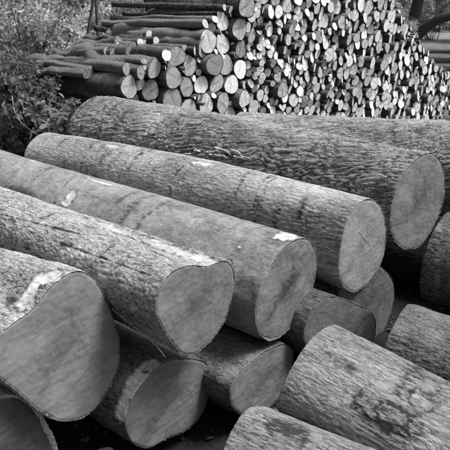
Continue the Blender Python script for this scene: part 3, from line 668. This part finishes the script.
bl = [(-20, 14, .9), (30, 13, .8), (8, 18, 1.0), (62, 17, .8), (40, 23, 1.1), (96, 22, .95), (-12, 26, 1.4), (128, 27, 1.0), (75, 32, 1.4), (165, 36, 1.5), (20, 38, 1.8), (118, 42, 1.7), (205, 46, 1.7),
      (392, 40, 1.0), (432, 62, 1.5), (470, 48, 1.3), (405, 75, 1.9), (450, 90, 2.3), (378, 52, 1.4)]
lb = ['leafy bush at the left edge behind the dark shrubs', 'bush standing over the dark shrubs', 'pale bush in the second row at the left', 'bush beyond the tips of the stacked logs', 'bush left of the leaning sapling', 'bush at the foot of the leaning sapling',
      'tall bush in the top left corner', 'bush behind the upper slope of the stack', 'pale bush seen between the two saplings', 'bush showing over the left top of the stack', 'far pale bush at the upper left', 'far bush right of the upright sapling',
      'far bush over the top logs, left of the step', 'bush just left of the forked dark tree', 'bush seen under the fork of the dark tree', 'bush at the right edge beyond the lying logs', 'far bush behind the dark fork', 'far pale bush in the top right corner', 'bush behind the stack, left of the dark tree']
for i, (u, Y, s1) in enumerate(bl):
    x = plan(u, Y); place('bush', big[i % 3], (x, Y, gz(x, Y) - .1), (s1, s1), i * 2.1, lb[i], 'bush', G2, ('foliage', 'stem'))
G3 = 'trees of the wood behind the clearing'
tl = [(-40, 34), (18, 46), (66, 58), (112, 50), (152, 70), (196, 62), (240, 80), (290, 70), (340, 78), (385, 66), (440, 84), (480, 60), (-10, 72), (90, 85)]
for i, (u, Y) in enumerate(tl):
    x = plan(u, Y); place('forest_tree', tre[i % 2], (x, Y, gz(x, Y) - .1), (1.0 + .1 * (i % 3),) * 2, i * 1.7,
        'distant leafy tree, %s of the trees along the top of the picture' % (['first', 'second', 'third', 'fourth', 'fifth', 'sixth', 'seventh', 'eighth', 'ninth', 'tenth', 'eleventh', 'twelfth', 'nearest left', 'farthest left'][i]), 'tree', G3)
# the two saplings
for (u, Y, lean, r, lab) in ((84, 15, .42, .045, 'thin dark sapling leaning to the right above the stack'), (103, 14.2, .01, .05, 'thin upright dark sapling beside the leaning one')):
    x = plan(u, Y); z0 = gz(x, Y); pts = [(0, 0, 0), (lean * .35, 0, 1.3), (lean * 1.1, .1, 2.6), (lean * 1.8, .1, 4), (lean * 2.0, .2, 5.2)]
    root = empty('sapling', Matrix.Translation((x, Y, z0)), lab, 'sapling', 'saplings')
    rg = np.random.default_rng(int(u)); ps = [tube(pts, [r * 1.2, r, r * .85, r * .6, r * .3])]
    for _ in range(7):
        h = rg.uniform(2.2, 5); b = np.array([np.interp(h, [p[2] for p in pts], [p[0] for p in pts]), .05, h]); ps.append(tube([b, b + [rg.normal(0, .4), rg.normal(0, .4), .4], b + [rg.normal(0, .8), rg.normal(0, .8), .7]], [r * .3, r * .2, r * .1], 5))
    V, Fa = merge(ps); link('trunk', mesh('trunk', V, [Fa], M_stem), root)
    P, _ = clump_pts(700, rg, 12, 1.1, 5.0); P[:, 0] += lean * 2; V, Fa, rn = leaves(P, .12, rg); link('crown', mesh('crown', V, [Fa], M_leaf2, False, {'rnd': rn}), root)
# the forked dark tree at the upper right
Y = 44; x = plan(413, Y); z0 = gz(x, Y); m_ = Y / 586.0
def tp(u, v): return (x_((u, Y)) - x, 0, CAMZ - (v - 5) * m_ - z0)
x_ = lambda a: plan(a[0], a[1])
M_dk = M_stem.copy(); M_dk.name = 'dark_tree_bark'
for n_ in M_dk.node_tree.nodes:
    if n_.type == 'MAP_RANGE': n_.inputs[3].default_value = .012; n_.inputs[4].default_value = .05
root = empty('forked_tree', Matrix.Translation((x, Y, z0)), 'dark forked tree with a low rising branch, beyond the right end of the stack', 'tree')
V, Fa = merge([tube([tp(411, 56), tp(412, 44), tp(414, 34), tp(412, 22), tp(413, 8), tp(416, -20), tp(413, -60)], [1.0, .64, .56, .48, .44, .38, .28], 14)]); link('trunk', mesh('trunk', V, [Fa], M_dk), root)
V, Fa = merge([tube([np.array(tp(414, 36)) + [0, 0, 0], np.array(tp(422, 27)) + [0, -.3, 0], np.array(tp(432, 18)) + [0, -.6, 0], np.array(tp(445, 14)) + [0, -1, 0], np.array(tp(462, 6)) + [0, -1.2, 0], np.array(tp(485, -14)) + [0, -1.4, 0]], [.46, .4, .36, .32, .26, .16], 10),
              tube([np.array(tp(428, 20)) + [0, -.5, 0], np.array(tp(436, 8)) + [0, -.2, 0], np.array(tp(450, -2))], [.12, .09, .05], 8)]); link('branch', mesh('branch', V, [Fa], M_dk), root)
rg = np.random.default_rng(5); P, _ = clump_pts(5000, rg, 50, 4.2, 0); P[:, 2] += 8.2; V, Fa, rn = leaves(P, .26, rg); link('crown', mesh('crown', V, [Fa], M_leaf2, False, {'rnd': rn}), root)
# long logs lying beyond the stack on the right
M_pale = M_sb.copy(); M_pale.name = 'pale_smooth_bark'
for n_ in M_pale.node_tree.nodes:
    if n_.type == 'MAP_RANGE' and abs(n_.inputs[4].default_value - .46) < .001: n_.inputs[3].default_value = .12; n_.inputs[4].default_value = .42
for i, (u, v, Y, r, L, lab) in enumerate(((403, 47, 25.0, .19, 6, 'topmost of the long logs piled beyond the stack at the right edge'), (409, 56, 24.8, .19, 6, 'second from top of the long logs piled beyond the stack at the right'), (414, 65, 24.6, .18, 6, 'third from top of the long logs piled beyond the stack at the right'),
        (418, 74, 24.4, .19, 6, 'fourth from top of the long logs piled beyond the stack at the right'), (424, 83, 24.2, .19, 6, 'fifth from top of the long logs piled beyond the stack at the right'), (430, 92, 24.0, .19, 6, 'lowest of the long logs piled beyond the stack at the right'))):
    x = plan(u, Y); z = gz(x, Y); b = variants[i * 2]; mp_ = b[2].copy(); mp_.name = 'bark'; mp_.materials[0] = M_pale
    X = np.array([1, -.12, .0]); X /= np.linalg.norm(X); Yv = np.cross([0, 0, 1], X); Z = np.cross(X, Yv); zc = max(z + r, CAMZ - (v - 5) / 586 * Y)
    M = Matrix([[X[j] * L, Yv[j] * r, Z[j] * r, (x, Y, zc)[j]] for j in range(3)] + [[0, 0, 0, 1]])
    root = empty('lying_log', M, lab, 'log', 'long logs lying beyond the stack'); link('bark', mp_, root); link('cut_end', b[3], root); link('cut_end', b[4], root)

# broad-leaved plant in front of the shrubs
def broad_leaf(rg):
    a = np.linspace(-math.pi, math.pi, 25)[:-1]; r = .5 + .28 * np.cos(5 * a) * (np.cos(a) > -.8) + .12 * np.cos(a); r[np.cos(a) < -.9] *= .5
    V = np.stack([r * np.cos(a) + .45, r * np.sin(a) * .85, -.22 * r * r + .05 * np.abs(np.sin(a) * 2)], -1); V = np.vstack([V, [.35, 0, .02]])
    n = 24; return V, np.stack([np.full(n, n), np.arange(n), (np.arange(n) + 1) % n], -1)
rg = np.random.default_rng(8); V, Fa = broad_leaf(rg); ml = mesh('leaf', V, [Fa], M_big, True, {'rnd': np.full(25, .5)})
p0 = at(56, 128, 6.4); p0[2] = gz(p0[0], p0[1])
root = empty('broad_leaved_plant', Matrix.Translation(Vector(p0)), 'young plant with broad drooping leaves at the left end of the ridged log', 'plant')
lp = [(44, 118, .19), (52, 124, .20), (40, 112, .15), (62, 120, .17), (70, 100, .15), (74, 108, .13), (48, 104, .14), (58, 108, .16), (66, 112, .15), (36, 126, .14), (56, 96, .12), (78, 122, .12), (30, 116, .12), (50, 132, .15)]
st = []
for (u, v, s) in lp:
    q = at(u, v, 6.35 + rg.uniform(-.2, .1)) - p0; st.append(tube([[0, 0, 0], q * [.5, .5, .7] + rg.normal(0, .02, 3), q], [.007, .005, .003], 5))
    o = link('leaf', ml, root); yaw = rg.uniform(-2.6, -.5)
    o.matrix_local = Matrix.Translation(Vector(q)) @ Matrix.Rotation(yaw, 4, 'Z') @ Matrix.Rotation(rg.uniform(.5, 1.1), 4, 'Y') @ Matrix.Rotation(rg.uniform(-.4, .4), 4, 'X') @ Matrix.Scale(s, 4)
V, Fa = merge(st); link('stem', mesh('stem', V, [Fa], M_stem), root)
# bare pale stems, a loose root, flakes of bark
def twig(pts, r, lab, nm='twig', cat='twig', mat=None):
    pts = np.array([at(*p) for p in pts]); c = pts[0].copy(); t_ = np.linspace(0, 1, len(pts)); tt = np.linspace(0, 1, len(pts) * 5)
    P = np.stack([np.interp(tt, t_, pts[:, i]) for i in range(3)], 1) - c; P = P + .006 * np.stack([pn(tt * 9, 0 * tt, 0 * tt + i) for i in range(3)], 1)
    V, Fa = tube(P, r * (1 - .5 * tt), 7); o = tag(link(nm, mesh(nm, V, [Fa], mat or M_twig)), lab, cat); o.location = c
twig([(112, 309, 2.72), (128, 322, 2.66), (148, 337, 2.62), (158, 348, 2.60), (166, 357, 2.60)], .002, 'thin pale root hanging below the scratched log towards the torn bark')
0 and twig([(4, 122, 6.0), (12, 129, 6.0), (22, 136, 6.0), (34, 141, 6.0)], .006, 'bare pale stem bent low at the left in front of the dark shrub')
twig([(12, 96, 6.2), (14, 110, 6.1), (22, 124, 6.0), (36, 134, 6.0)], .004, 'bare pale stem curving down through the dark shrub at the left')
0 and twig([(92, 68, 6.5), (90, 85, 6.45), (88, 100, 6.4), (84, 118, 6.3)], .004, 'upright pale shoot in front of the cut top of the ridged log', mat=M_twig)
k = N('flake_bark', .9); v = k.noise(k.obj(), 25, 6, .7); k.grey(k.range(v, .3, .7, .12, .62)); k.bump(v, .9, .01); M_flake = k.m
fl = [(183, 148, 5.35, .12, 'upright pale bark flake leaning in the gap behind the fissured log'), (194, 154, 5.2, .14, 'pale bark flake in the gap, right of the upright one'), (206, 155, 5.1, .16, 'bark flake lying second from the upright one in the gap'),
      (219, 158, 5.0, .15, 'broad bark flake in the middle of the gap behind the fissured log'), (236, 158, 4.9, .2, 'widest pale bark slab lying in the gap'), (248, 162, 4.85, .14, 'rightmost bark flake in the gap behind the fissured log'), ]
for i, (u, v, d, s, lab) in enumerate(fl):
    rg = np.random.default_rng(i + 30); n = 40; a = np.linspace(0, 2 * np.pi, n, endpoint=False)
    r = s * np.clip(1 + .9 * pn(np.cos(a) * 1.6 + i * 3, np.sin(a) * 1.6, 0 * a) + .35 * pn(np.cos(a) * 6 + i, np.sin(a) * 6, 0 * a), .35, 1.6)
    def lay(z, k_):
        X_, Y_ = r * k_ * np.cos(a), r * k_ * .6 * np.sin(a); return np.stack([X_, Y_, z + .035 * pn(X_ / .05 + i, Y_ / .05, 0 * a + z * 9) + .012 * pn(X_ / .015, Y_ / .015, 0 * a + i)], -1)
    V = np.vstack([lay(-.025, .85), lay(-.005, 1.0), lay(.02, .97), lay(.03, .8), lay(.034, .6), lay(.036, .4), lay(.036, .2), [[0, 0, .036]]]); Fq = grid_faces(7, n); tri = np.stack([np.full(n, 7 * n), 6 * n + np.arange(n), 6 * n + (np.arange(n) + 1) % n], -1)
    V[:, 2] *= .35
    c = at(u, v, d); o = tag(link('bark_flake', mesh('bark_flake', V, [Fq, tri], M_flake, False)), lab, 'bark flake', 'loose bark flakes'); o.location = c; o.rotation_euler = (rg.uniform(-.3, .3) - .5 + (.9 if i == 0 else 0), rg.uniform(-.3, .3), -.5)

# crumbs of bark and sawdust lying on the big logs
rg = np.random.default_rng(77); PP = []; NN_ = []
for o in [o for o in sc.objects if o.name.startswith('bark') and o.parent and len(o.data.vertices) > 60000]:
    me = o.data; n = len(me.vertices); a = np.empty(n * 3, dtype=np.float32); me.vertices.foreach_get('co', a); a = a.reshape(-1, 3)
    b = np.empty(n * 3, dtype=np.float32); me.vertices.foreach_get('normal', b); b = b.reshape(-1, 3)
    Mx = np.array(o.parent.matrix_world); W = a @ Mx[:3, :3].T + Mx[:3, 3]; Wn = b @ Mx[:3, :3].T
    den = pn(W[:, 0] / .14, W[:, 1] / .14, W[:, 2] / .14 + 3) > .12
    ix = np.flatnonzero((Wn[:, 2] > .55) & den); pick = rg.choice(ix, min(len(ix), 260), replace=False); PP.append(W[pick]); NN_.append(Wn[pick])
P = np.concatenate(PP); n = len(P); sz = np.exp(rg.normal(math.log(.0042), .5, n))[:, None, None]
oc = np.array([[1, 0, 0], [-.3, .8, 0], [-.9, -.3, 0], [.2, -.7, 0], [0, 0, .5], [0, 0, -.4]]) * [1.3, 1, 1]
rot = rg.uniform(0, 6.28, n); c_, s_ = np.cos(rot)[:, None], np.sin(rot)[:, None]
Q = oc[None] * rg.uniform(.6, 1.3, (n, 6, 1)); Q = np.stack([Q[..., 0] * c_ - Q[..., 1] * s_, Q[..., 0] * s_ + Q[..., 1] * c_, Q[..., 2]], -1) * sz + P[:, None]
ft = np.array([[0, 1, 4], [1, 2, 4], [2, 3, 4], [3, 0, 4], [1, 0, 5], [2, 1, 5], [3, 2, 5], [0, 3, 5]])
tag(link('bark_crumbs', mesh('bark_crumbs', Q.reshape(-1, 3), [(ft[None] + np.arange(n)[:, None, None] * 6).reshape(-1, 3)], M_flake, False)), 'crumbs of bark and sawdust scattered over the big logs', 'bark crumbs', kind='stuff')

# dead leaves and chips on the ground between and behind the logs
rg = np.random.default_rng(91); n = 6000; q = rg.uniform(-.5, 9, n); t = rg.uniform(-1, 5.5, n); P = q[:, None] * WQ + t[:, None] * BT; P[:, 2] = terrain(P[:, 0], P[:, 1]) + rg.uniform(.005, .03, n)
V, Fa, rn = leaves(P, .05 * rg.uniform(.3, 1.4, n), rg, .5)
tag(link('ground_litter', mesh('ground_litter', V, [Fa], leaf_mat('dead_leaves', .02, .16), False, {'rnd': rn})), 'dead leaves and chips on the ground between the logs', 'litter', kind='stuff')
